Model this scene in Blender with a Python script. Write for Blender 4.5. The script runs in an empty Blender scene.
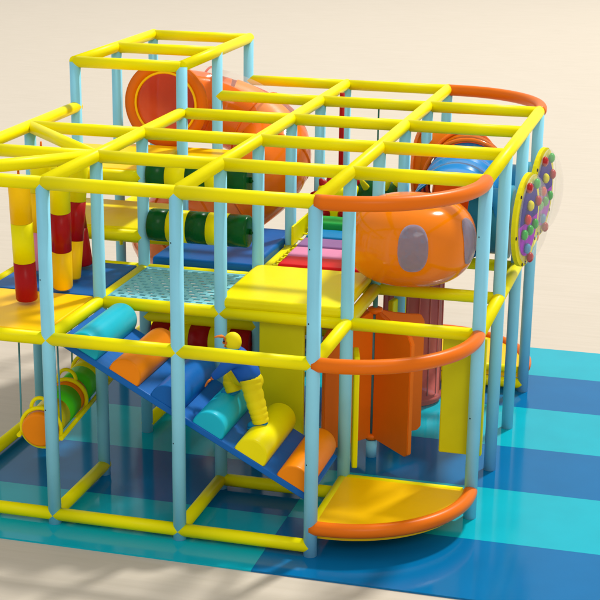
import bpy, bmesh, math, random
from mathutils import Vector, Matrix
random.seed(4)
S = 1.2                       # one grid cell of the frame is 1.2 m; coordinates below are in cells
SC = bpy.context.scene
C = SC.collection
V = Vector
R = math.radians
# ------------------------------------------------------------ camera
cam = bpy.data.objects.new('camera', bpy.data.cameras.new('camera')); C.objects.link(cam)
cr = V((0.95998172, 0.28001084, 0.00538703)); cu = V((-0.09468306, 0.30638628, 0.94718666)); cf = V((-0.26357202, 0.90979194, -0.32063751))
M4 = Matrix((cr, cu, -cf)).transposed().to_4x4()
M4.translation = V((4.63300189, -10.37557407, 5.0319529)) * S
cam.matrix_world = M4
cam.data.sensor_width = 36; cam.data.lens = 1615.48 / 600 * 36
cam.data.shift_x = (300 - 261.82) / 600; cam.data.shift_y = (368.88 - 300) / 600
cam.data.clip_end = 500
SC.camera = cam
# ------------------------------------------------------------ light: a pale studio surround and one big soft key lamp behind to the right
w = bpy.data.worlds.new('World'); SC.world = w; w.use_nodes = True
bg = w.node_tree.nodes['Background']
bg.inputs[0].default_value = (1.0, .995, .985, 1); bg.inputs[1].default_value = .66
def area(name, pos, target, size, watts, col):
    ld = bpy.data.lights.new(name, 'AREA'); ld.shape = 'DISK'; ld.size = size; ld.energy = watts; ld.color = col
    o = bpy.data.objects.new(name, ld); C.objects.link(o)
    o.location = pos; o.rotation_euler = (V(target) - V(pos)).to_track_quat('-Z', 'Y').to_euler()
    return o
area('key_lamp', (22, 46, 66), (1.5, 2.5, 0), 8, 64000, (1, .98, .945))
area('front_lamp', (34, -58, 52), (2, 1, 1), 26, 12000, (1, .98, .95))
SC.view_settings.view_transform = 'Standard'; SC.view_settings.look = 'None'
SC.view_settings.exposure = 0; SC.view_settings.gamma = 1
SC.render.engine = 'CYCLES'
try:
    SC.cycles.transparent_max_bounces = 24; SC.cycles.max_bounces = 10
except Exception: pass

# ------------------------------------------------------------ materials
def srgb(h):
    f = lambda c: c / 12.92 if c <= .04045 else ((c + .055) / 1.055) ** 2.4
    return tuple(f(int(h[i:i+2], 16) / 255) for i in (0, 2, 4)) + (1,)
def mat(name, hexc, rough=.38, var=.06, bump=.04, scale=9, spec=.5, alpha=1.0, coat=0.0, wrinkle=0.0):
    m = bpy.data.materials.new(name); m.use_nodes = True
    nt = m.node_tree; N = nt.nodes; L = nt.links; b = N['Principled BSDF']
    c = srgb(hexc)
    tc = N.new('ShaderNodeTexCoord')
    n1 = N.new('ShaderNodeTexNoise'); n1.inputs['Scale'].default_value = scale * .35; n1.inputs['Detail'].default_value = 5
    L.new(tc.outputs['Object'], n1.inputs['Vector'])
    mr = N.new('ShaderNodeMapRange'); mr.inputs[1].default_value = .3; mr.inputs[2].default_value = .7
    mr.inputs[3].default_value = 1 - var; mr.inputs[4].default_value = 1 + var * .6
    L.new(n1.outputs['Fac'], mr.inputs[0])
    mx = N.new('ShaderNodeVectorMath'); mx.operation = 'SCALE'; mx.inputs[0].default_value = c[:3]
    L.new(mr.outputs[0], mx.inputs['Scale']); L.new(mx.outputs[0], b.inputs['Base Color'])
    r2 = N.new('ShaderNodeMapRange'); r2.inputs[3].default_value = rough * .8; r2.inputs[4].default_value = rough * 1.25
    L.new(n1.outputs['Fac'], r2.inputs[0]); L.new(r2.outputs[0], b.inputs['Roughness'])
    b.inputs['Specular IOR Level'].default_value = spec*.3
    if coat: b.inputs['Coat Weight'].default_value = coat; b.inputs['Coat Roughness'].default_value = .08
    if bump:
        n2 = N.new('ShaderNodeTexNoise'); n2.inputs['Scale'].default_value = scale * 14; n2.inputs['Detail'].default_value = 3
        L.new(tc.outputs['Object'], n2.inputs['Vector'])
        bp = N.new('ShaderNodeBump'); bp.inputs['Strength'].default_value = bump; bp.inputs['Distance'].default_value = .01
        L.new(n2.outputs['Fac'], bp.inputs['Height'])
        last = bp
        if wrinkle:
            n3 = N.new('ShaderNodeTexNoise'); n3.inputs['Scale'].default_value = 3.2; n3.inputs['Detail'].default_value = 2; n3.inputs['Distortion'].default_value = 1.2
            L.new(tc.outputs['Object'], n3.inputs['Vector'])
            b3 = N.new('ShaderNodeBump'); b3.inputs['Strength'].default_value = wrinkle; b3.inputs['Distance'].default_value = .05
            L.new(n3.outputs['Fac'], b3.inputs['Height']); L.new(bp.outputs[0], b3.inputs['Normal']); last = b3
        L.new(last.outputs[0], b.inputs['Normal'])
    if alpha < 1: b.inputs['Alpha'].default_value = alpha
    return m
M = dict(
 post=mat('post_foam', '8CD4EC', .36, .05, spec=.4), yellow=mat('yellow_vinyl', 'F4E800', .36, .04, spec=.35), yellowpad=mat('yellow_pad', 'F2E402', .33, .04, wrinkle=.10),
 orange=mat('orange_vinyl', 'E26E08', .32, .04), softorange=mat('soft_orange', 'F58A08', .34, .04, wrinkle=.05), amber=mat('amber_pad', 'FFC800', .36, .05, wrinkle=.08), blue=mat('blue_vinyl', '0F62B2', .3, .06, wrinkle=.10),
 deckblue=mat('deck_blue', '0C60AA', .38, .06, wrinkle=.08), teal=mat('teal_vinyl', '16B4CC', .32, .05, wrinkle=.06), olive=mat('lime_pad', 'CCC60C', .38, .05, wrinkle=.05),
 red=mat('red_vinyl', 'A80E12', .3, .06, wrinkle=.05), brightred=mat('bright_red', 'D81018', .35), pink=mat('pink', 'E48CB4', .4), purple=mat('mauve', '94689F', .4), slatblue=mat('slat_blue', '1480BC', .4),
 green=mat('green', '22A64A', .4), darkgreen=mat('dark_green', '07501E', .26, .06), lime=mat('lime', '52DC20', .36), net=mat('net_blue', '82CCDC', .5),
 tubeor=mat('orange_shell', 'FC7C14', .16, .04, .0, alpha=.84, coat=.2), globe=mat('globe_shell', 'FA8408', .14, .03, .0, alpha=.93, coat=.25), tubered=mat('entrance_red', 'FF7420', .25, .05, .0, alpha=.84, coat=.1),
 clear=mat('clear_shell', 'E8E4DC', .08, .02, .0, alpha=.14), smoke=mat('smoke_window', '90A8CC', .12, .0, .0, alpha=.58, coat=.3),
 tubeblue=mat('tube_blue', '1286D2', .22, .05, .0, coat=.2), stub=mat('stub_blue', '3A9CC4', .3), wine=mat('wine_tube', 'E27A70', .2, .05, 0, alpha=.88, coat=.1),
 turn=mat('turnstile_orange', 'FC7A14', .34, .05, wrinkle=.05), dial=mat('dial_yellow', 'E8DC20', .7, spec=.1), dialblue=mat('dial_blue', '2A1690', .7, spec=.1), dialpurple=mat('dial_purple', 'A80CC4', .7, spec=.1),
 hexgreen=mat('knob_green', '1FAE3C', .3), hexred=mat('knob_red', 'B8282C', .3), hexblue=mat('knob_blue', '4E9AC0', .3), black=mat('black', '101010', .4),
 rope=mat('rope', '5E9CA8', .6), string=mat('string', '2C6A5C', .6), skin=mat('skin', 'E07A28', .5), shirt=mat('shirt_blue', '1E5CB8', .6, wrinkle=.1), trousers=mat('trousers_yellow', 'EBD80C', .6, wrinkle=.1), shoe=mat('shoe_blue', '1B86B8', .5),
 steel=mat('steel', 'B0B4B6', .3))
def mat_mat(name, hexc):
    m = mat(name, hexc, .10, .05, .015, 6, .5)
    return m
M['matblue'] = mat_mat('mat_blue', '0469A0'); M['matteal'] = mat_mat('mat_teal', '0AAABC')
def floor_mat():
    m = bpy.data.materials.new('pale_wood_floor'); m.use_nodes = True
    nt = m.node_tree; N = nt.nodes; L = nt.links; b = N['Principled BSDF']
    tc = N.new('ShaderNodeTexCoord'); mp = N.new('ShaderNodeMapping'); mp.inputs['Scale'].default_value = (.55, 7.5, 1)
    mp.inputs['Rotation'].default_value = (0, 0, R(-2))
    L.new(tc.outputs['Object'], mp.inputs[0])
    n = N.new('ShaderNodeTexNoise'); n.inputs['Scale'].default_value = 1.6; n.inputs['Detail'].default_value = 9; n.inputs['Roughness'].default_value = .62; n.inputs['Distortion'].default_value = .35
    L.new(mp.outputs[0], n.inputs[0])
    r = N.new('ShaderNodeValToRGB'); r.color_ramp.elements[0].position = .32; r.color_ramp.elements[0].color = srgb('C0B5A3'); r.color_ramp.elements[1].position = .62; r.color_ramp.elements[1].color = srgb('C6BBAA')
    L.new(n.outputs[0], r.inputs[0])
    n2 = N.new('ShaderNodeTexNoise'); n2.inputs['Scale'].default_value = .12; L.new(tc.outputs['Object'], n2.inputs[0])
    L.new(r.outputs[0], b.inputs['Base Color']); b.inputs['Roughness'].default_value = .55; b.inputs['Specular IOR Level'].default_value = .3
    return m
M['floor'] = floor_mat()

# ------------------------------------------------------------ mesh helpers (all in cells; scaled by S when linked)
def bm_new(): return bmesh.new()
def cyl(bm, a, b, r, n=28, r2=None, cap=True):
    a, b = V(a), V(b); d = b - a; r2 = r if r2 is None else r2
    q = d.to_track_quat('Z', 'Y'); 
    A = [bm.verts.new(a + q @ V((r*math.cos(t), r*math.sin(t), 0))) for t in [2*math.pi*i/n for i in range(n)]]
    B = [bm.verts.new(b + q @ V((r2*math.cos(t), r2*math.sin(t), 0))) for t in [2*math.pi*i/n for i in range(n)]]
    for i in range(n): bm.faces.new((A[i], A[(i+1) % n], B[(i+1) % n], B[i])).smooth = True
    if cap: bm.faces.new(A[::-1]); bm.faces.new(B)
def rcyl(bm, a, b, r, e=.02, n=32):
    # cylinder with rounded rims
    a, b = V(a), V(b); d = (b - a).normalized(); L_ = (b - a).length
    prof = [(0, r-e), (e*.3, r-e*.3), (e, r), (L_-e, r), (L_-e*.3, r-e*.3), (L_, r-e)]
    lathe(bm, a, d, prof, n)
def lathe(bm, o, axis, prof, n=32, cap=True):
    q = V(axis).to_track_quat('Z', 'Y'); rings = []
    for h, r in prof:
        rings.append([bm.verts.new(V(o) + q @ V((r*math.cos(2*math.pi*i/n), r*math.sin(2*math.pi*i/n), h))) for i in range(n)])
    for k in range(len(rings)-1):
        for i in range(n):
            bm.faces.new((rings[k][i], rings[k][(i+1) % n], rings[k+1][(i+1) % n], rings[k+1][i])).smooth = True
    if cap:
        bm.faces.new(rings[0][::-1]); bm.faces.new(rings[-1])
def box(bm, c, s, rot=None, bev=0.0, seg=2):
    r = bmesh.ops.create_cube(bm, size=1); vs = r['verts']
    for v in vs: v.co = V((v.co.x*s[0], v.co.y*s[1], v.co.z*s[2]))
    if bev:
        es = list({e for v in vs for e in v.link_edges})
        rb = bmesh.ops.bevel(bm, geom=es, offset=bev, segments=seg, profile=.5, affect='EDGES', clamp_overlap=True)
        vs = list({v for f in rb['faces'] for v in f.verts} | {v for v in vs if v.is_valid})
        for f in rb['faces']: f.smooth = True
    for v in vs:
        if rot is not None: v.co = rot @ v.co
        v.co = v.co + V(c)
def catmull(pts, k=10):
    P = [V(p) for p in pts]; P = [2*P[0]-P[1]] + P + [2*P[-1]-P[-2]]; out = []
    for i in range(1, len(P)-2):
        for j in range(k):
            t = j/k; p0, p1, p2, p3 = P[i-1:i+3]
            out.append(.5*((2*p1) + (-p0+p2)*t + (2*p0-5*p1+4*p2-p3)*t*t + (-p0+3*p1-3*p2+p3)*t**3))
    out.append(P[-2]); return out
def sweep(bm, pts, r, n=24, closed=False, cap=True, a0=0, a1=2*math.pi, rfun=None):
    full = abs(a1-a0) > 2*math.pi-.01; m = n if full else n+1; rings = []; L_ = len(pts)
    for i, p in enumerate(pts):
        if closed: t = pts[(i+1) % L_] - pts[i-1]
        else: t = pts[min(i+1, L_-1)] - pts[max(i-1, 0)]
        t.normalize(); side = t.cross(V((0, 0, 1)))
        if side.length < .05: side = t.cross(V((0, 1, 0)))
        side.normalize(); up = side.cross(t); rr = rfun(i) if rfun else r
        rings.append([bm.verts.new(p + rr*(math.cos(a0+(a1-a0)*j/n)*side + math.sin(a0+(a1-a0)*j/n)*up)) for j in range(m)])
    for i in range(L_ if closed else L_-1):
        A = rings[i]; B = rings[(i+1) % L_]
        for j in range(n):
            bm.faces.new((A[j], A[(j+1) % m], B[(j+1) % m], B[j])).smooth = True
    if cap and full and not closed: bm.faces.new(rings[0][::-1]); bm.faces.new(rings[-1])
def ring(bm, c, axis, R_, r, n=40, k=12):
    q = V(axis).to_track_quat('Z', 'Y')
    pts = [V(c) + q @ V((R_*math.cos(2*math.pi*i/n), R_*math.sin(2*math.pi*i/n), 0)) for i in range(n)]
    ax = V(axis).normalized(); rings = []
    for i, p in enumerate(pts):
        o = (p - V(c)).normalized()
        rings.append([bm.verts.new(p + r*(math.cos(2*math.pi*j/k)*o + math.sin(2*math.pi*j/k)*ax)) for j in range(k)])
    for i in range(n):
        A = rings[i]; B = rings[(i+1) % n]
        for j in range(k): bm.faces.new((A[j], A[(j+1) % k], B[(j+1) % k], B[j])).smooth = True
def poly_slab(bm, pts, z0, z1, bev=0.0):
    A = [bm.verts.new((x, y, z0)) for x, y in pts]; B = [bm.verts.new((x, y, z1)) for x, y in pts]; n = len(pts)
    bm.faces.new(A[::-1]); top = bm.faces.new(B)
    for i in range(n): bm.faces.new((A[i], A[(i+1) % n], B[(i+1) % n], B[i]))
def obj(name, bm, m, parent=None, origin=(0, 0, 0)):
    bmesh.ops.recalc_face_normals(bm, faces=bm.faces)
    me = bpy.data.meshes.new(name)
    for v in bm.verts: v.co = (v.co - V(origin)) * S
    bm.to_mesh(me); bm.free()
    ms = m if isinstance(m, (list, tuple)) else [m]
    for q in ms: me.materials.append(M[q])
    o = bpy.data.objects.new(name, me); C.objects.link(o)
    if parent: o.parent = parent
    else: o.location = V(origin) * S
    return o
def tag(o, label, cat, group=None):
    o['label'] = label; o['category'] = cat
    if group: o['group'] = group
    return o
def thing(name, label, cat, loc=(0, 0, 0), group=None):
    o = bpy.data.objects.new(name, None); C.objects.link(o); o.location = V(loc) * S; o.empty_display_size = .1
    return tag(o, label, cat, group)
def child(name, bm, m, t, label=None):          # bm is in scene cells; t's own origin is taken off
    o = obj(name, bm, m, t, V(t.location) / S if t.parent is None else V(t.parent.location) / S)
    if label: o['label'] = label
    return o
def sub(name, bm, m, part):                     # sub-part: the part has its origin at its thing's origin
    return child(name, bm, m, part)
YS = 1.016
def N3(i, j, z): return V((i, j*YS, z))
RB = .0495
Z0, Z1, Z2, Z3, Z4 = 0.0, .054, 1.446, 2.603, 3.007

# ------------------------------------------------------------ setting
bm = bm_new(); box(bm, (0, 10, -.533), (120, 120, 1)); o = obj('floor', bm, 'floor'); o['kind'] = 'structure'
mt = thing('play_mat', 'big glossy foam mat of blue and turquoise stripes under the play frame', 'floor mat', (1.67, 2, 0))
ym = [-.36, .62, 1.63, 2.59, 3.60, 4.55, 5.42]; xm = [-1.11, 1.66, 4.43]
for a in range(6):
    for b in range(2):
        bm = bm_new(); box(bm, ((xm[b]+xm[b+1])/2, (ym[a]+ym[a+1])/2, -.027), (xm[b+1]-xm[b]-.001, ym[a+1]-ym[a]-.001, .016))
        child('mat_panel', bm, 'matblue' if (a+b) % 2 else 'matteal', mt)

# ------------------------------------------------------------ climbing frame
fr = thing('climbing_frame', 'two storey frame of pale blue posts and yellow padded beams', 'climbing frame', (1, 2.5, 0))
def post(i, j, z0, z1):
    bm = bm_new(); cyl(bm, N3(i, j, z0), N3(i, j, z1), RB)
    # black screw heads
    child('post', bm, 'post', fr)
for i in (-1, 0, 1, 2):
    for j in range(6):
        if (i, j) == (2, 2): post(i, j, Z2, Z3); continue
        post(i, j, -.0185, Z4 if (i < 1 and j >= 3) else Z3)
for j in (1, 2, 3, 4): post(3, j, -.0185, Z3)
def beam(a, b, m='yellow', name='beam'):
    bm = bm_new(); a = V(a); b = V(b)
    cyl(bm, a, b, RB)
    child(name, bm, m, fr)
def xb(j, i0, i1, z):
    for i in range(i0, i1): beam(N3(i, j, z), N3(i+1, j, z))
def yb(i, j0, j1, z): beam(N3(i, j0, z) - V((0, .012 if j0 > 0 else 0, 0)), N3(i, j1, z) + V((0, .03, 0)))
for j, i0, i1 in ((0, -1, 2), (1, -1, 3), (2, -1, 3), (3, 0, 3), (4, 0, 3), (5, 0, 2)): xb(j, i0, i1, Z3)
for i, j0, j1 in ((-1, 0, 3), (0, 0, 3), (1, 0, 5), (2, 0, 5), (3, 1, 4)): yb(i, j0, j1, Z3+.004)
beam(N3(0, 1, Z3), N3(-1, 0, Z3)); beam(N3(0, 1, Z3), N3(-1, 2, Z3))
for j in (3, 4, 5): xb(j, -1, 0, Z4)
yb(-1, 3, 5, Z4+.004); yb(0, 3, 5, Z4+.004)
for j, i0, i1 in ((0, -1, 2), (1, 0, 3), (2, -1, 3), (3, -1, 3), (4, 2, 3), (5, -1, 2)): xb(j, i0, i1, Z2)
for i, j0, j1 in ((-1, 0, 5), (0, 0, 2), (1, 1, 3), (2, 0, 2), (2, 4, 5), (3, 1, 4)): yb(i, j0, j1, Z2+.003)
xb(0, -1, 2, Z1); xb(1, 1, 2, Z1); xb(4, 2, 3, Z1); xb(5, -1, 2, Z1)
for i, j0, j1 in ((-1, 0, 5), (0, 0, 1), (0, 2, 3), (1, 0, 1)): yb(i, j0, j1, Z1+.003)
xb(2, 0, 1, 1.04); beam(N3(0, 2, 1.04), N3(0, 3, 1.04)); xb(2, -1, 0, 1.73); xb(2, -1, 0, 2.235)
def arc_pts(c, a0, a1, z, n=28):
    out = []
    for k in range(n+1):
        t = a0 + (a1-a0)*k/n; s = 1 + .035*abs(math.sin(2*(t)))
        out.append(V((c[0]+s*math.cos(t), c[1]+s*math.sin(t), z)))
    return out
for z in (Z3, Z2, .2):
    for c, a0, a1 in (((2, YS-.016), -math.pi/2, 0), ((2, 4*YS), 0, math.pi/2)):
        bm = bm_new(); sweep(bm, arc_pts(c, a0, a1, z), RB*1.08)
        child('curved_beam', bm, 'orange', fr)
for (i, j, z) in ((0, 2, 1.74), (0, 2, 2.2), (2, 0, 2.28), (2, 0, 1.75), (0, 0, 1.9), (1, 0, 2.25), (3, 1, 2.2), (3, 1, .8), (2, 0, .7), (0, 0, .9), (1, 0, .75)):
    bm = bm_new(); p = N3(i, j, z); lathe(bm, p + V((-.026, -.0405, 0)), V((-.5, -.85, 0)), [(0, .0055), (.003, .0055), (.005, .003)], 12)
    child('screw', bm, 'black', fr)
# ------------------------------------------------------------ decks
def deck(name, x0, x1, y0, y1, z0, z1, m, label, bev=.012, cat='deck pad'):
    t = bm_new(); c = V(((x0+x1)/2, (y0+y1)/2, z0))
    box(t, ((x0+x1)/2, (y0+y1)/2, (z0+z1)/2), (x1-x0, y1-y0, z1-z0), bev=bev)
    return tag(obj(name, t, m, None, c), label, cat)
g = .047
deck('deck_pad', -1+g, -g, g, YS-.005, 1.41, 1.488, 'amber', 'amber floor pad under the hanging punch bags, upper left')
deck('deck_pad', -1+g, -g, YS+.005, 2*YS-g, 1.41, 1.49, 'deckblue', 'blue floor pad behind the amber pad, left of the perforated net')
deck('deck_pad', g, 1-g, 2*YS+g, 3.3*YS, 1.42, 1.55, 'deckblue', 'thick blue floor pad beyond the perforated net, under the green rollers', .03)
deck('bridge_pad', .985, 2-.03, YS-.03, 2*YS+.0, 1.485, 1.575, 'yellowpad', 'thick bright yellow pad with rounded edges beside the perforated net', .03)
deck('step_pad', -1+g, -g, 2*YS+g*.9, 3*YS, 1.70, 1.785, 'yellowpad', 'broad yellow step pad behind the punch bags', .02)
deck('step_pad', -1+g, -g, 2*YS+g*.9, 3*YS-.004, 2.20, 2.285, 'amber', 'amber step pad high in the tower, above the yellow step pad', .02)
deck('step_pad', -1+g, .25, 3*YS+.004, 3.9*YS, 2.03, 2.12, 'amber', 'amber landing pad in front of the round slide entrance', .02)
def corner_deck(c, a0, a1, label):
    t = thing('corner_deck', label, 'corner deck', (c[0], c[1], 0))
    pts = [c] + [(p.x, p.y) for p in arc_pts(c, a0, a1, 0, 20)]
    cc = V((c[0], c[1])); inn = [(c[0]+(x-c[0])*.97+(.0), c[1]+(y-c[1])*.97) for x, y in pts]
    bm = bm_new(); poly_slab(bm, inn, .11, .215)
    child('pad', bm, 'amber', t)
    bm = bm_new()
    for a in (a0, a1):
        e = V((c[0]+math.cos(a)*.94, c[1]+math.sin(a)*.94, .19)); cyl(bm, (c[0], c[1], .19), e, .036, 16)
    child('edge_roll', bm, 'yellow', t)
corner_deck((2, YS-.016), -math.pi/2, 0, 'low quarter round amber deck with orange rim at the front right corner')
corner_deck((2, 4*YS), 0, math.pi/2, 'low quarter round amber deck at the back right corner, behind the wine tube')

# perforated net panel
t = thing('net_panel', 'pale blue perforated net panel laid between the upper beams', 'net panel', (.5, 1.5*YS, Z2))
bm = bm_new(); nx, ny = 10, 12; x0, x1, y0, y1 = .05, .95, YS+.05, 2*YS-.05
dx = (x1-x0)/nx; dy = (y1-y0)/ny; zt, zb = 1.478, 1.468
for j in range(ny):
    off = .25*dx if j % 2 else -.25*dx
    ya, yb_ = y0+j*dy, y0+(j+1)*dy; ha, hb = ya+dy*.23, yb_-dy*.23
    for z in (zt, zb):
        for (p, q) in ((ya, ha), (hb, yb_)):
            bm.faces.new([bm.verts.new(v) for v in ((x0, p, z), (x1, p, z), (x1, q, z), (x0, q, z))])
    cuts = [x0]
    for i in range(nx):
        cx = x0+(i+.5)*dx+off; cuts += [cx-dx*.29, cx+dx*.29]
    cuts.append(x1)
    for k in range(0, len(cuts), 2):
        for z in (zt, zb):
            bm.faces.new([bm.verts.new(v) for v in ((cuts[k], ha, z), (cuts[k+1], ha, z), (cuts[k+1], hb, z), (cuts[k], hb, z))])
    for k in range(1, len(cuts)-1, 2):
        a_, b_ = cuts[k], cuts[k+1]
        for P in (((a_, ha), (b_, ha)), ((b_, ha), (b_, hb)), ((b_, hb), (a_, hb)), ((a_, hb), (a_, ha))):
            bm.faces.new([bm.verts.new((P[0][0], P[0][1], zb)), bm.verts.new((P[1][0], P[1][1], zb)), bm.verts.new((P[1][0], P[1][1], zt)), bm.verts.new((P[0][0], P[0][1], zt))])
bmesh.ops.remove_doubles(bm, verts=bm.verts, dist=.0004)
child('netting', bm, 'net', t)
bm = bm_new()
for a, b in (((x0, y0), (x1, y0)), ((x1, y0), (x1, y1)), ((x1, y1), (x0, y1)), ((x0, y1), (x0, y0))):
    cyl(bm, (a[0], a[1], 1.474), (b[0], b[1], 1.474), .012, 10)
child('edge_cord', bm, 'net', t)

# coloured plank bridge
t = thing('plank_bridge', 'bridge of red, pink, mauve, blue and green foam planks', 'plank bridge', (1.55, 2.8, 1.5))
for k, m in enumerate(('brightred', 'pink', 'purple', 'slatblue', 'green')):
    y = 2.12 + k*.3; bm = bm_new()
    h = .05 + (.045 if k == 4 else 0)
    box(bm, (1.56, y+.14, 1.50+h/2+.008*k), (.84, .285, h+.03), bev=.02)
    child('plank', bm, m, t)
bm = bm_new()
for y0_, n_, z_ in ((2.08, 26, 1.49),):
    for k in range(n_):
        y = y0_+k*.06; z = z_ + max(0, (k-16))*.012
        box(bm, (1.02, y, z), (.05, .062, .012)); box(bm, (1.12, y, z), (.05, .062, .012))
        if k % 2 == 0: box(bm, (1.07, y, z), (.06, .03, .012))
child('edge_strip', bm, 'yellow', t)
bm = bm_new(); box(bm, (1.05, 3.3, 1.60), (.02, .75, .17), bev=.005)
child('side_guard', bm, 'yellow', t)

# ------------------------------------------------------------ roller ramp
def rz(x): return 1.43 - .535*(x-.05)
ang = math.atan(.535); ry = Matrix.Rotation(ang, 3, 'Y')
t = thing('bolster_ramp', 'sloping blue ramp with six coloured half round foam steps', 'climbing ramp', (1, .5, .3))
L_ = math.hypot(1.92, 1.92*.535); mx_ = 1.0
bm = bm_new(); box(bm, (mx_, .51, rz(mx_)-.03), (L_, .84, .05), rot=ry, bev=.008)
child('ramp_board', bm, 'blue', t)
for k, m in enumerate(('teal', 'orange', 'blue', 'teal', 'yellow', 'orange')):
    x = .215 + .322*k; bm = bm_new(); r_ = .128; n = 20; secs = []
    ends = [(.10, .90), (.104, .97), (.12, 1.0), (.9, 1.0), (.916, .97), (.92, .90)]
    for y, s in ends:
        prof = [V((-r_*s*1.02, 0, -.0))] + [V((-r_*s*math.cos(math.pi*i/n), 0, .02+r_*s*math.sin(math.pi*i/n))) for i in range(n+1)] + [V((r_*s*1.02, 0, 0))]
        secs.append([bm.verts.new(ry @ p + V((x, y, rz(x)-.004))) for p in prof])
    for a in range(len(secs)-1):
        for i in range(len(secs[0])):
            i2 = (i+1) % len(secs[0]); bm.faces.new((secs[a][i], secs[a][i2], secs[a+1][i2], secs[a+1][i])).smooth = True
    bm.faces.new(secs[0]); bm.faces.new(secs[-1][::-1])
    child('bolster', bm, {'orange': 'softorange', 'yellow': 'yellowpad'}.get(m, m), t)

# ------------------------------------------------------------ rollers
def roller(name, x0, x1, y, z, r, cols, label, group):
    t = thing(name, label, 'foam roller', ((x0+x1)/2, y, z), group)
    n = len(cols); w_ = (x1-x0)/n
    for k, m in enumerate(cols):
        bm = bm_new(); a, b = x0+k*w_, x0+(k+1)*w_-.001
        if k in (0, n-1):
            e = .02
            pr = [(0, r-e), (e*.3, r-e*.3), (e, r), (b-a, r)] if k == 0 else [(0, r), (b-a-e, r), (b-a-e*.3, r-e*.3), (b-a, r-e)]
            lathe(bm, (a, y, z), (1, 0, 0), pr)
        else: lathe(bm, (a, y, z), (1, 0, 0), [(0, r*1.005), (b-a, r*1.005)])
        child('foam_band', bm, m, t)
    bm = bm_new(); cyl(bm, (x1, y, z), (x1+.035, y, z), .025, 16); rcyl(bm, (x1+.03, y, z), (x1+.06, y, z), .04, .008, 8)
    cyl(bm, (x0-.03, y, z), (x0, y, z), .03, 16)
    child('axle_knob', bm, cols[0] if cols[0] != 'red' else 'red', t)
GR = ['darkgreen', 'yellow', 'darkgreen', 'yellow', 'darkgreen']
roller('foam_roller', .06, .93, 2*YS, 1.84, .135, GR, 'lower of the two dark green rollers with yellow bands', 'green banded rollers')
roller('foam_roller', .06, .93, 2*YS, 2.27, .135, GR, 'upper of the two dark green rollers with yellow bands', 'green banded rollers')
roller('foam_roller', .07, .95, 2*YS, .875, .125, ['red', 'yellow', 'red', 'yellow', 'red'], 'dark red roller with yellow bands under the net, behind the climber', None)

# ------------------------------------------------------------ punch bags
def bag(top, bot, r0, r1, cols, label):
    t = thing('punch_bag', label, 'punch bag', bot, 'hanging striped punch bags')
    top, bot = V(top), V(bot); n = len(cols)
    for k, m in enumerate(cols):
        a = top.lerp(bot, k/n); b = top.lerp(bot, (k+1)/n); ra = r0+(r1-r0)*k/n; rb = r0+(r1-r0)*(k+1)/n; h = (b-a).length
        bm = bm_new(); e = .018
        if k == 0: pr = [(0, ra-.035), (.01, ra-.012), (.03, ra), (h-.0015, rb)]
        elif k == n-1: pr = [(0, ra), (h-e, rb), (h-e*.3, rb-e*.3), (h, rb-e)]
        else: pr = [(0, ra), (h-.0015, rb)]
        lathe(bm, a, b-a, pr, 28); child('foam_section', bm, m, t)
    bm = bm_new(); cyl(bm, top, top+V((0, 0, .10)), .014, 10, .008); child('hanging_strap', bm, 'orange', t)
bag((-.45, .58, 2.46), (-.46, .66, 1.52), .083, .085, ['amber', 'yellow', 'red'], 'punch bag banded amber, yellow and red, leftmost and nearest the front beam')
bag((-.27, .92, 2.48), (-.33, 1.06, 1.52), .083, .08, ['yellow', 'red', 'amber'], 'punch bag banded yellow, red and amber just right of the front left post')
bag((-.31, 1.40, 2.47), (-.36, 1.33, 1.52), .085, .068, ['yellow', 'red', 'amber'], 'narrowing punch bag, yellow over red over amber, leaning to the left')
bag((-.55, 1.72, 2.47), (-.43, 1.74, 1.52), .08, .08, ['amber', 'red', 'red'], 'punch bag with a dark red foot, behind the leaning one')
bag((-.69, 1.55, 2.48), (-.73, 1.44, 1.53), .083, .072, ['yellow', 'amber', 'pink'], 'punch bag with a yellow top and pink foot, behind the front left post')

# ------------------------------------------------------------ hanging log swing
t = thing('hanging_log', 'banded green, yellow and orange foam log hung on ropes', 'log swing', (-.27, .9, .62))
A, B = V((-.20, .2, .63)), V((-.315, 1.62, .665)); cols = ['softorange', 'yellow', 'lime', 'softorange', 'lime', 'yellow', 'softorange']; ws = [.06, .2, .2, .12, .2, .16, .08]
tot = sum(ws); acc = 0; D = (B-A)
for k, (m, w_) in enumerate(zip(cols, ws)):
    a = A + D*acc/tot; acc += w_; b = A + D*acc/tot; h = (b-a).length - .001; bm = bm_new(); r_ = .138
    pr = [(0, r_-.02), (.006, r_-.006), (.02, r_), (h, r_)] if k == 0 else ([(0, r_), (h-.02, r_), (h, r_-.02)] if k == 6 else [(0, r_), (h, r_)])
    lathe(bm, a, D, pr, 36); child('foam_band', bm, m, t)
dn = D.normalized(); sd = dn.cross(V((0, 0, 1))).normalized()
for f in (.05, .5, .93):
    c = A + D*f; bm = bm_new(); ring(bm, c, dn, .158, .017); hp = child('hoop', bm, 'yellow', t)
    bm = bm_new(); pts = [c + V((0, 0, .155)) + sd*(.075*math.cos(a_)) + V((0, 0, .085*math.sin(a_))) for a_ in [math.pi*i/14 for i in range(15)]]
    sweep(bm, pts, .015, 10); child('handle', bm, 'yellow', hp)
    for s in (-1, 1):
        if f == .5: continue
        bm = bm_new(); p = c + sd*s*.160; cyl(bm, p, V((p.x-.01*s, p.y, 1.42)), .0075, 8); child('rope', bm, 'rope', t)
bm = bm_new(); cyl(bm, A + D*.02 + sd*.17 - V((0, 0, .06)), B + sd*.17 - V((0, 0, .06)), .018, 12); child('side_rail', bm, 'yellow', t)
bm = bm_new(); cyl(bm, A + D*.02 - sd*.17 - V((0, 0, .06)), B - sd*.17 - V((0, 0, .06)), .018, 12); child('side_rail', bm, 'yellow', t)

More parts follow.
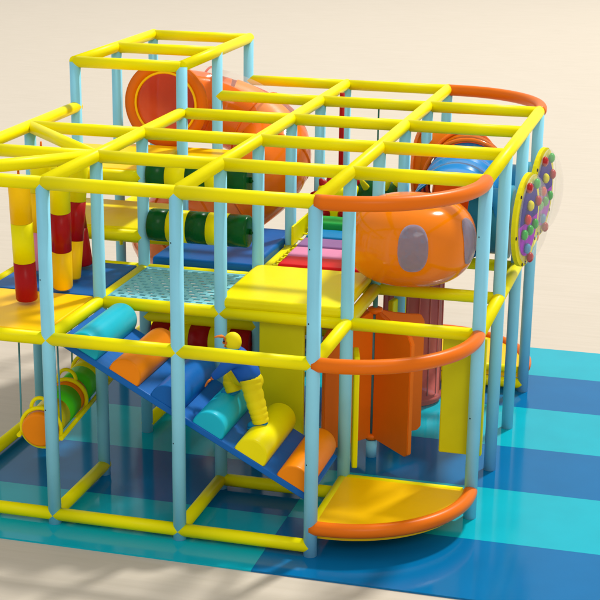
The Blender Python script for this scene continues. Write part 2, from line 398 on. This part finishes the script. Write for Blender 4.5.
# ------------------------------------------------------------ turnstile
tc_ = V((2, 2*YS, 0))
t = thing('turnstile', 'orange revolving door of four tall foam panels on a blue pole', 'revolving door', tc_)
bm = bm_new(); cyl(bm, tc_+V((0, 0, -.0185)), tc_+V((0, 0, .13)), .045); child('foot', bm, 'post', t)
bm = bm_new(); cyl(bm, tc_+V((0, 0, .13)), tc_+V((0, 0, 1.42)), .020); child('pole', bm, 'rope', t)
for z in (.14, 1.24):
    bm = bm_new(); lathe(bm, tc_+V((0, 0, z)), (0, 0, 1), [(0, .05), (.01, .062), (.04, .062), (.05, .04)], 24); child('hub', bm, 'turn', t)
for a in (-40, 48, 140, 228):
    rm = Matrix.Rotation(R(a), 3, 'Z'); bm = bm_new()
    pr = [(.03, .16), (.46, .13), (.50, .16), (.50, 1.10), (.46, 1.16), (.22, 1.20), (.03, 1.27)]
    for s in (-.022, .022): pass
    fa = [bm.verts.new(tc_ + rm @ V((x, -.022, z))) for x, z in pr]; fb = [bm.verts.new(tc_ + rm @ V((x, .022, z))) for x, z in pr]
    bm.faces.new(fa); bm.faces.new(fb[::-1])
    for i in range(len(pr)): bm.faces.new((fa[i], fa[(i+1) % len(pr)], fb[(i+1) % len(pr)], fb[i]))
    bmesh.ops.bevel(bm, geom=list(bm.edges), offset=.006, segments=2, affect='EDGES')
    child('door_panel', bm, 'turn', t)

# ------------------------------------------------------------ hanging baffle pads
def pad(c, s, rot, m, label):
    bm = bm_new(); box(bm, c, s, rot=Matrix.Rotation(R(rot), 3, 'Z'), bev=.012); return tag(obj('hanging_pad', bm, m, None, V(c)-V((0, 0, s[2]/2))), label, 'hanging pad', 'hanging foam pads')
pad((1.475, 1.085, .93), (.36, .05, .94), 0, 'olive', 'wide lime yellow pad hanging behind the climbing child')
pad((2.89, 1.11, .93), (.33, .05, .94), 0, 'olive', 'wide lime yellow pad hanging by the right corner posts')
pad((2.035, 1.22, .70), (.045, .26, .92), 15, 'yellow', 'narrow bright yellow pad seen edge on beside the turnstile')
pad((1.98, 3.05, .70), (.05, .30, .78), -12, 'yellow', 'small yellow pad whose top shows between the turnstile and the wine tube')

# ------------------------------------------------------------ wine tube
t = thing('crawl_tube', 'upright translucent dark red crawl tube below the orange globe', 'vertical tube', (2.03, 3.55, 0))
bm = bm_new(); n = 48; 
pr = [(0, .275), (.02, .285), (.06, .285), (.065, .27), (1.34, .27), (1.345, .285), (1.385, .285)]
lathe(bm, (2.03, 3.55, -.0), (0, 0, 1), pr, 48, cap=False)
bmesh.ops.solidify(bm, geom=list(bm.faces), thickness=.012)
child('shell', bm, 'wine', t)
bm = bm_new()
for k in range(16):
    bm = bm_new(); a = 2*math.pi*k/16; cyl(bm, (2.03+.273*math.cos(a), 3.55+.273*math.sin(a), .09), (2.03+.273*math.cos(a), 3.55+.273*math.sin(a), 1.35), .006, 8); child('rib', bm, 'wine', t)

# ------------------------------------------------------------ orange globe
gc = V((2.30, 1.90, 1.915)); gr = V((.515, .53, .338))
t = thing('bubble_globe', 'big translucent orange crawl globe with oval smoky windows', 'crawl globe', gc - V((0, 0, .44)))
def sp(az, el, k=1.0):
    # slightly squared ellipsoid
    ce = abs(math.cos(el))**.58; se = math.copysign(abs(math.sin(el))**.95, el)
    return gc + V((gr.x*ce*math.cos(az)*k, gr.y*ce*math.sin(az)*k, gr.z*se*k))
bm = bm_new(); nu, nv = 64, 36; rows = []
for j in range(1, nv):
    rows.append([bm.verts.new(sp(2*math.pi*i/nu, -math.pi/2+math.pi*j/nv)) for i in range(nu)])
for j in range(len(rows)-1):
    for i in range(nu): bm.faces.new((rows[j][i], rows[j][(i+1) % nu], rows[j+1][(i+1) % nu], rows[j+1][i])).smooth = True
bm.faces.new(rows[0][::-1]).smooth = True; bm.faces.new(rows[-1]).smooth = True
gsh = child('shell', bm, 'globe', t)
for az in (-77, -14, 56, 156):
    bm = bm_new(); c0 = R(az); n = 40; rim = []; 
    def wp(u, v, k): return sp(c0 + u, R(9) + v, k)
    ctr = bm.verts.new(wp(0, 0, 1.012)); prev = [ctr]*n
    for q in range(1, 7):
        cur = []
        for i in range(n):
            a = 2*math.pi*i/n; ex = math.copysign(abs(math.cos(a))**.8, math.cos(a)); ez = math.copysign(abs(math.sin(a))**.8, math.sin(a))
            cur.append(bm.verts.new(wp(R(13)*ex*q/6, R(31)*ez*q/6, 1.012)))
        for i in range(n):
            if q == 1: bm.faces.new((ctr, cur[i], cur[(i+1) % n])).smooth = True
            else: bm.faces.new((prev[i], cur[i], cur[(i+1) % n], prev[(i+1) % n])).smooth = True
        prev = cur
    bmesh.ops.solidify(bm, geom=list(bm.faces), thickness=.006)
    child('window', bm, 'smoke', gsh)
# blue tunnel behind the globe and its orange elbow
t = thing('crawl_tunnel', 'ribbed bright blue crawl tunnel running back from the orange globe', 'crawl tunnel', (2.6, 2.9, 1.6))
bm = bm_new()
pts = [V((2.53, 2.36, 1.97)), V((2.52, 2.5, 1.98)), V((2.5, 2.8, 1.99)), V((2.48, 3.1, 2.0)), V((2.46, 3.4, 2.0)), V((2.44, 3.72, 2.0))]
pts = catmull(pts, 12)
sweep(bm, pts, .36, 40, cap=False, rfun=lambda i: .345 + .018*(1 if (i % 12) in (0, 1, 2, 3) else 0))
child('tunnel_shell', bm, 'tubeblue', t)
for yy in (2.64, 3.66):
    bm = bm_new(); lathe(bm, (2.66, yy, 1.93), (1, 0, 0), [(0, .27), (.26, .27), (.27, .30), (.33, .30), (.34, .26)], 36)
    child('side_outlet', bm, 'stub', t)
t = thing('tunnel_elbow', 'orange elbow of the crawl tunnel near the back right posts', 'tunnel elbow', (2.4, 3.9, 1.6))
bm = bm_new(); pe = catmull([V((2.44, 3.70, 2.0)), V((2.42, 3.9, 2.0)), V((2.33, 4.12, 2.0)), V((2.10, 4.25, 1.99)), V((1.95, 4.27, 1.98))], 8)
sweep(bm, pe, .372, 40, cap=False); bmesh.ops.solidify(bm, geom=list(bm.faces), thickness=.012)
child('elbow_shell', bm, 'softorange', t)
bm = bm_new()
for i in (0, len(pe)//2, len(pe)-1):
    d = pe[min(i+1, len(pe)-1)] - pe[max(i-1, 0)]; bm = bm_new(); ring(bm, pe[i], d, .39, .018, 48, 8); child('flange', bm, 'tubeor', t)

# ------------------------------------------------------------ activity dials on the right side
def dial(y, z, label, rt=-7):
    c = V((3.085, y, z)); t = thing('activity_dial', label, 'activity dial', c, 'activity dials'); q = Matrix.Rotation(R(rt), 3, 'Z')
    P = lambda x, a, r: c + q @ V((x, r*math.cos(a), r*math.sin(a)))
    def disc(r, x0, x1, a0=0, a1=2*math.pi, n=40, r_in=0):
        bm = bm_new(); full = a1-a0 > 6.2
        A = [bm.verts.new(P(x0, a0+(a1-a0)*i/n, r)) for i in range(n + (0 if full else 1))]; B = [bm.verts.new(P(x1, a0+(a1-a0)*i/n, r)) for i in range(n + (0 if full else 1))]
        bm.faces.new(A); bm.faces.new(B)
        for i in range(len(A)): bm.faces.new((A[i], A[(i+1) % len(A)], B[(i+1) % len(A)], B[i]))
        return bm
    bb = child('backboard', disc(.385, 0, .035), 'dial', t)
    child('upper_face', disc(.295, .037, .047, R(0), R(180)), 'dialblue', t)
    child('lower_face', disc(.295, .037, .046, R(181), R(359)), 'dialpurple', t)
    for (yy, zz, m) in ((-.12, .29, 'hexred'), (-.05, .13, 'dial'), (-.12, .03, 'brightred'), (-.2, -.08, 'hexgreen'), (-.02, -.08, 'hexgreen'), (.14, -.06, 'hexgreen'), (-.08, -.22, 'hexblue'), (.12, .28, 'hexgreen'), (.03, -.32, 'hexred'), (.2, .12, 'hexred')):
        bm = bm_new(); p = c + q @ V((.045, yy, zz)); lathe(bm, p, q @ V((1, 0, 0)), [(0, .026), (.008, .040), (.022, .046), (.036, .040), (.048, .022)], 8); child('knob', bm, m, bb)
    for (yy, zz) in ((-.35, -.08), (-.1, -.355), (.0, -.36), (-.26, .24), (.28, -.22), (.34, .1)):
        bm = bm_new(); p = c + q @ V((.034, yy, zz)); cyl(bm, p, p + q @ V((.008, 0, 0)), .014, 10); child('screw', bm, 'black', bb)
    bm = bm_new(); lathe(bm, c + q @ V((.04, .04, 0)), q @ V((1, 0, 0)), [(0, .36), (.04, .345), (.08, .30), (.115, .22), (.135, .14), (.14, .05)], 40)
    child('clear_dome', bm, 'clear', t)
    bm = bm_new(); ring(bm, c + q @ V((.05, .04, 0)), q @ V((1, 0, 0)), .362, .007, 48, 8); child('dome_rim', bm, 'clear', t)
dial(2.64*1.0, 1.96, 'nearer yellow dial with purple face and coloured knobs under a clear dome')
dial(3.66*1.0, 1.98, 'farther yellow dial with purple face and coloured knobs under a clear dome')

# ------------------------------------------------------------ spiral tube slide
t = thing('spiral_slide', 'translucent orange spiral tube slide with a round flanged entrance in the tower', 'tube slide', (.2, 4.5, 0))
sp_ = catmull([V((-.5, 4.06, 2.50)), V((-.49, 4.28, 2.49)), V((-.28, 4.52, 2.44)), V((.08, 4.62, 2.32)), V((.40, 4.50, 2.13)), V((.50, 4.15, 1.93)), V((.30, 3.85, 1.72)), V((-.05, 3.78, 1.52)), V((-.42, 3.95, 1.33)), V((-.60, 4.35, 1.12)), V((-.45, 4.8, .92)), V((0, 5.0, .72)), V((.6, 5.05, .5)), V((1.1, 5.1, .42))], 10)
h = 42
bm = bm_new(); sweep(bm, sp_[:h+1], .355, 32, cap=False, a0=R(132), a1=R(410)); child('upper_tube', bm, 'tubeor', t)
bm = bm_new(); sweep(bm, sp_[1:26], .30, 32, cap=False); child('inner_liner', bm, 'tubered', t)
bm = bm_new(); sweep(bm, sp_[26:62], .31, 32, cap=False); child('inner_liner', bm, 'softorange', t)
bm = bm_new(); sweep(bm, sp_[2:h+1], .36, 12, cap=False, a0=R(48), a1=R(134)); child('clear_cover', bm, 'clear', t)
bm = bm_new(); sweep(bm, sp_[h:], .355, 32, cap=False); child('lower_tube', bm, 'tubeor', t)
bm = bm_new()
for i in range(20, len(sp_)-1, 14):
    bm = bm_new(); ring(bm, sp_[i], sp_[i+1]-sp_[i-1], .357, .012, 40, 8); child('joint_ring', bm, 'tubeor', t)
bm = bm_new(); lathe(bm, (-.5, 4.08, 2.50), (0, -1, 0), [(0, .30), (.02, .41), (.055, .41), (.06, .31), (.0, .295)], 56, cap=False); child('entrance_flange', bm, 'orange', t)
bm = bm_new(); ring(bm, (-.5, 4.02, 2.50), (0, 1, 0), .30, .012, 56, 8); child('entrance_lip', bm, 'amber', t)
bm = bm_new(); lathe(bm, (-.5, 4.05, 2.50), (0, 1, 0), [(0, .295), (.06, .30)], 48, cap=False); child('entrance_sleeve', bm, 'tubered', t)

# ------------------------------------------------------------ far toys
t = thing('spiky_column', 'yellow foam column studded with dark red cones', 'spiky column', (1.22, 3.95, 1.35))
bm = bm_new(); rcyl(bm, (1.22, 3.95, 1.36), (1.22, 3.95, 1.86), .20, .04); core = child('core', bm, 'yellow', t)
for k, z in enumerate((1.50, 1.62, 1.74)):
    for q in range(8):
        a = 2*math.pi*(q + .5*(k % 2))/8; d = V((math.cos(a), math.sin(a), 0)); p = V((1.22, 3.95, z)) + d*.19
        bm = bm_new(); lathe(bm, p, d + V((0, 0, .15)), [(0, .045), (.03, .043), (.06, .03), (.085, .012)], 14); child('cone', bm, 'red', core)
for q in range(6):
    a = 2*math.pi*q/6+.3; d = V((math.cos(a)*.6, math.sin(a)*.6, .9)); p = V((1.22, 3.95, 1.82)) + V((math.cos(a), math.sin(a), 0))*.12
    bm = bm_new(); lathe(bm, p, d, [(0, .05), (.04, .046), (.08, .032), (.11, .012)], 14); child('cone', bm, 'red', core)
t = thing('horned_ball', 'dark green hanging ball with yellow horns, by the red pole', 'hanging ball', (1.55, 4.05, 1.6))
bm = bm_new(); lathe(bm, (1.55, 4.05, 1.55), (0, 0, 1), [(.0, .03), (.02, .12), (.08, .20), (.16, .23), (.24, .225), (.31, .18), (.36, .1), (.375, .02)], 36); ball = child('ball', bm, 'darkgreen', t)
for k in range(6):
    a = math.pi*k/3 + .15; d = V((math.cos(a), math.sin(a), .95)); p = V((1.55, 4.05, 1.82)) + V((math.cos(a), math.sin(a), 0))*.13
    bm = bm_new(); lathe(bm, p, d, [(0, .035), (.07, .032), (.15, .022), (.20, .008)], 14); child('horn', bm, 'dial', ball)
bm = bm_new()
for k in range(7):
    bm = bm_new(); a = 2*math.pi*k/7+.4; p = V((1.55, 4.05, 1.70)) + V((math.cos(a), math.sin(a), 0))*.222; lathe(bm, p, V((math.cos(a), math.sin(a), 0)), [(0, .04), (.03, .03), (.04, .01)], 12); child('stud', bm, 'lime', ball)
bm = bm_new(); cyl(bm, (1.55, 4.05, 1.9), (1.55, 4.05, 2.6), .008, 8); child('cord', bm, 'string', t)
bm = bm_new(); cyl(bm, (1.075, 4.6, 1.35), (1.075, 4.6, 2.6), .024, 16)
tag(obj('red_pole', bm, 'red', None, (1.075, 4.6, 1.35)), 'thin dark red upright pole beside a back post', 'pole')
bm = bm_new(); pts = [V((-.80+.22*math.cos(a), 3.0, 1.38+.26*math.sin(a)*1.0)) for a in [math.pi*i/18 for i in range(19)]]
sweep(bm, pts, .016, 10); tag(obj('hoop_arch', bm, 'yellow', None, (-.8, 3.0, 1.4)), 'small yellow hoop arch below the yellow step pad', 'hoop')

# ------------------------------------------------------------ climbing child
def skin(verts, edges, rad, root=0, sub_=2):
    me = bpy.data.meshes.new('tmp'); me.from_pydata([V(v)*S for v in verts], edges, []); o = bpy.data.objects.new('tmp', me); C.objects.link(o)
    md = o.modifiers.new('s', 'SKIN'); md.use_smooth_shade = True
    if not me.skin_vertices: pass
    for i, sv in enumerate(me.skin_vertices[0].data):
        r = rad[i]; r = (r, r) if not isinstance(r, tuple) else r
        sv.radius = (r[0]*S, r[1]*S); sv.use_root = (i == root)
    m2 = o.modifiers.new('d', 'SUBSURF'); m2.levels = sub_; m2.render_levels = sub_
    bpy.context.view_layer.update()
    dg = bpy.context.evaluated_depsgraph_get(); ev = o.evaluated_get(dg); me2 = bpy.data.meshes.new_from_object(ev)
    b = bmesh.new(); b.from_mesh(me2)
    for v in b.verts: v.co /= S
    for f in b.faces: f.smooth = True
    bpy.data.objects.remove(o); return b
t = thing('person', 'child in yellow trousers, blue top and yellow cap climbing the ramp', 'child', (1.4, .5, .8))
pel = V((1.405, .5, 1.10)); 
VV = [pel, (1.36, .5, 1.19), (1.295, .5, 1.275), (1.272, .5, 1.31), (1.262, .5, 1.34),             # 0-4 pelvis waist chest neckbase neck
      (1.27, .42, 1.265), (1.20, .385, 1.19), (1.125, .38, 1.12),                                # 5-7 near arm shoulder elbow wrist
      (1.27, .58, 1.275), (1.20, .63, 1.33), (1.165, .58, 1.392),                                 # 8-10 far arm
      (1.425, .45, 1.07), (1.465, .43, .93), (1.50, .43, .80), (1.45, .43, .765),                 # 11-14 near leg hip knee ankle toe
      (1.39, .55, 1.09), (1.215, .585, 1.085), (1.25, .57, .975), (1.19, .57, .945)]               # 15-18 far leg
EE = [(0, 1), (1, 2), (2, 3), (3, 4), (2, 5), (5, 6), (6, 7), (2, 8), (8, 9), (9, 10), (0, 11), (11, 12), (12, 13), (13, 14), (0, 15), (15, 16), (16, 17), (17, 18)]
RR = [.055, .05, .058, .03, .024, .032, .023, .015, .032, .023, .015, .045, .034, .022, .018, .045, .034, .022, .018]
body = skin(VV, EE, RR)
# head with a simple face looking up the slope (towards -x)
def lumps(bm, c, s, rot=None, n=20):
    r = bmesh.ops.create_uvsphere(bm, u_segments=n, v_segments=n//2+4, radius=1)
    for v in r['verts']:
        p = V((v.co.x*s[0], v.co.y*s[1], v.co.z*s[2])); v.co = (rot @ p if rot else p) + V(c)
        for f in v.link_faces: f.smooth = True
hc = V((1.25, .5, 1.385)); HK = .88
lumps(body, hc, (.056, .05, .064)); lumps(body, hc+V((-.06, 0, -.008)), (.014, .010, .014), n=10)
lumps(body, hc+V((-.052, 0, -.036)), (.010, .02, .006), n=10)
# hands: palm, four fingers and a thumb each
for w_, d in ((V(VV[7]), V((-.6, .0, -.55))), (V(VV[10]), V((-1, .0, .12)))):
    d = d.normalized(); s = V((0, 1, 0)); nrm = d.cross(s)
    hv = [w_, w_+d*.025]; he = [(0, 1)]; hr = [(.013, .013), (.017, .012)]
    for k, (o_, l_) in enumerate(((-.015, .034), (-.005, .04), (.005, .038), (.014, .03))):
        b0 = w_+d*.036+s*o_; i0 = len(hv); hv += [b0, b0+d*l_*.55+nrm*.006, b0+d*l_+nrm*.016]; he += [(1, i0), (i0, i0+1), (i0+1, i0+2)]; hr += [.0062, .0056, .0048]
    b0 = w_+d*.02+s*.02; i0 = len(hv); hv += [b0, b0+d*.018+s*.014]; he += [(1, i0), (i0, i0+1)]; hr += [.0065, .0055]
    hb = skin(hv, he, hr, 0, 1); tm = bpy.data.meshes.new('t'); hb.to_mesh(tm); hb.free(); body.from_mesh(tm)
child('body', body, 'skin', t)
bm = bm_new()
for s in (-1, 1): lumps(bm, hc+V((-.053, .022*s, .006)), (.008, .008, .008), n=8)
child("eyes", bm, "black", t)
# clothing
tor = skin([V(VV[0])+V((.012, 0, -.035))] + [V(VV[i]) for i in (1, 2, 3)] + [V(VV[5]), V(VV[6]), V(VV[7])*.85+V(VV[6])*.15, V(VV[8]), V(VV[9]), V(VV[10])*.85+V(VV[9])*.15],
           [(0, 1), (1, 2), (2, 3), (2, 4), (4, 5), (5, 6), (2, 7), (7, 8), (8, 9)], [(.112, .105), .096, .096, .046, .058, .042, .030, .058, .042, .030])
child('top', tor, 'shirt', t)
tr = bm_new(); lumps(tr, (1.405, .5, 1.095), (.088, .098, .078), n=24)
for P_, r0_ in (([(1.405, .465, 1.12), (1.425, .45, 1.05), (1.462, .435, .935), (1.482, .43, .87), (1.497, .43, .805)], .080), ([(1.40, .535, 1.10), (1.33, .56, 1.10), (1.245, .585, 1.085), (1.222, .58, 1.045), (1.245, .57, .975)], .078)):
    pp = catmull([V(q) for q in P_], 9)
    sweep(tr, pp, r0_, 20, rfun=lambda i: r0_*(1 - .0062*i)*(1 + .035*math.sin(i*1.15) + .02*math.sin(i*2.3+1)))
child('trousers', tr, 'trousers', t)
for p, q in ((VV[13], VV[14]), (VV[17], VV[18])):
    bm = bm_new(); lumps(bm, (V(p)+V(q))/2 + V((-.005, 0, .008)), (.082, .042, .036), Matrix.Rotation(R(-20), 3, 'Y')); 
    lumps(bm, (V(p)+V(q))/2 + V((-.005, 0, -.010)), (.088, .045, .016), Matrix.Rotation(R(-20), 3, 'Y')); child('shoe', bm, 'shoe', t)
bm = bm_new(); r = bmesh.ops.create_uvsphere(bm, u_segments=28, v_segments=20, radius=1)
for v in list(r['verts']):
    if v.co.x < -.62 and v.co.z < .45: bm.verts.remove(v); continue
    if v.co.z < -.75: bm.verts.remove(v); continue
    v.co = V((v.co.x*.066, v.co.y*.060, v.co.z*.074)) + hc + V((.008, 0, .004))
for f in bm.faces: f.smooth = True
bmesh.ops.solidify(bm, geom=list(bm.faces), thickness=.004)
child('cap', bm, 'trousers', t)
bm = bm_new(); ring(bm, (1.25, .5, 1.333), (-.3, 0, 1), .036, .022, 24, 10); child('collar', bm, 'teal', t)
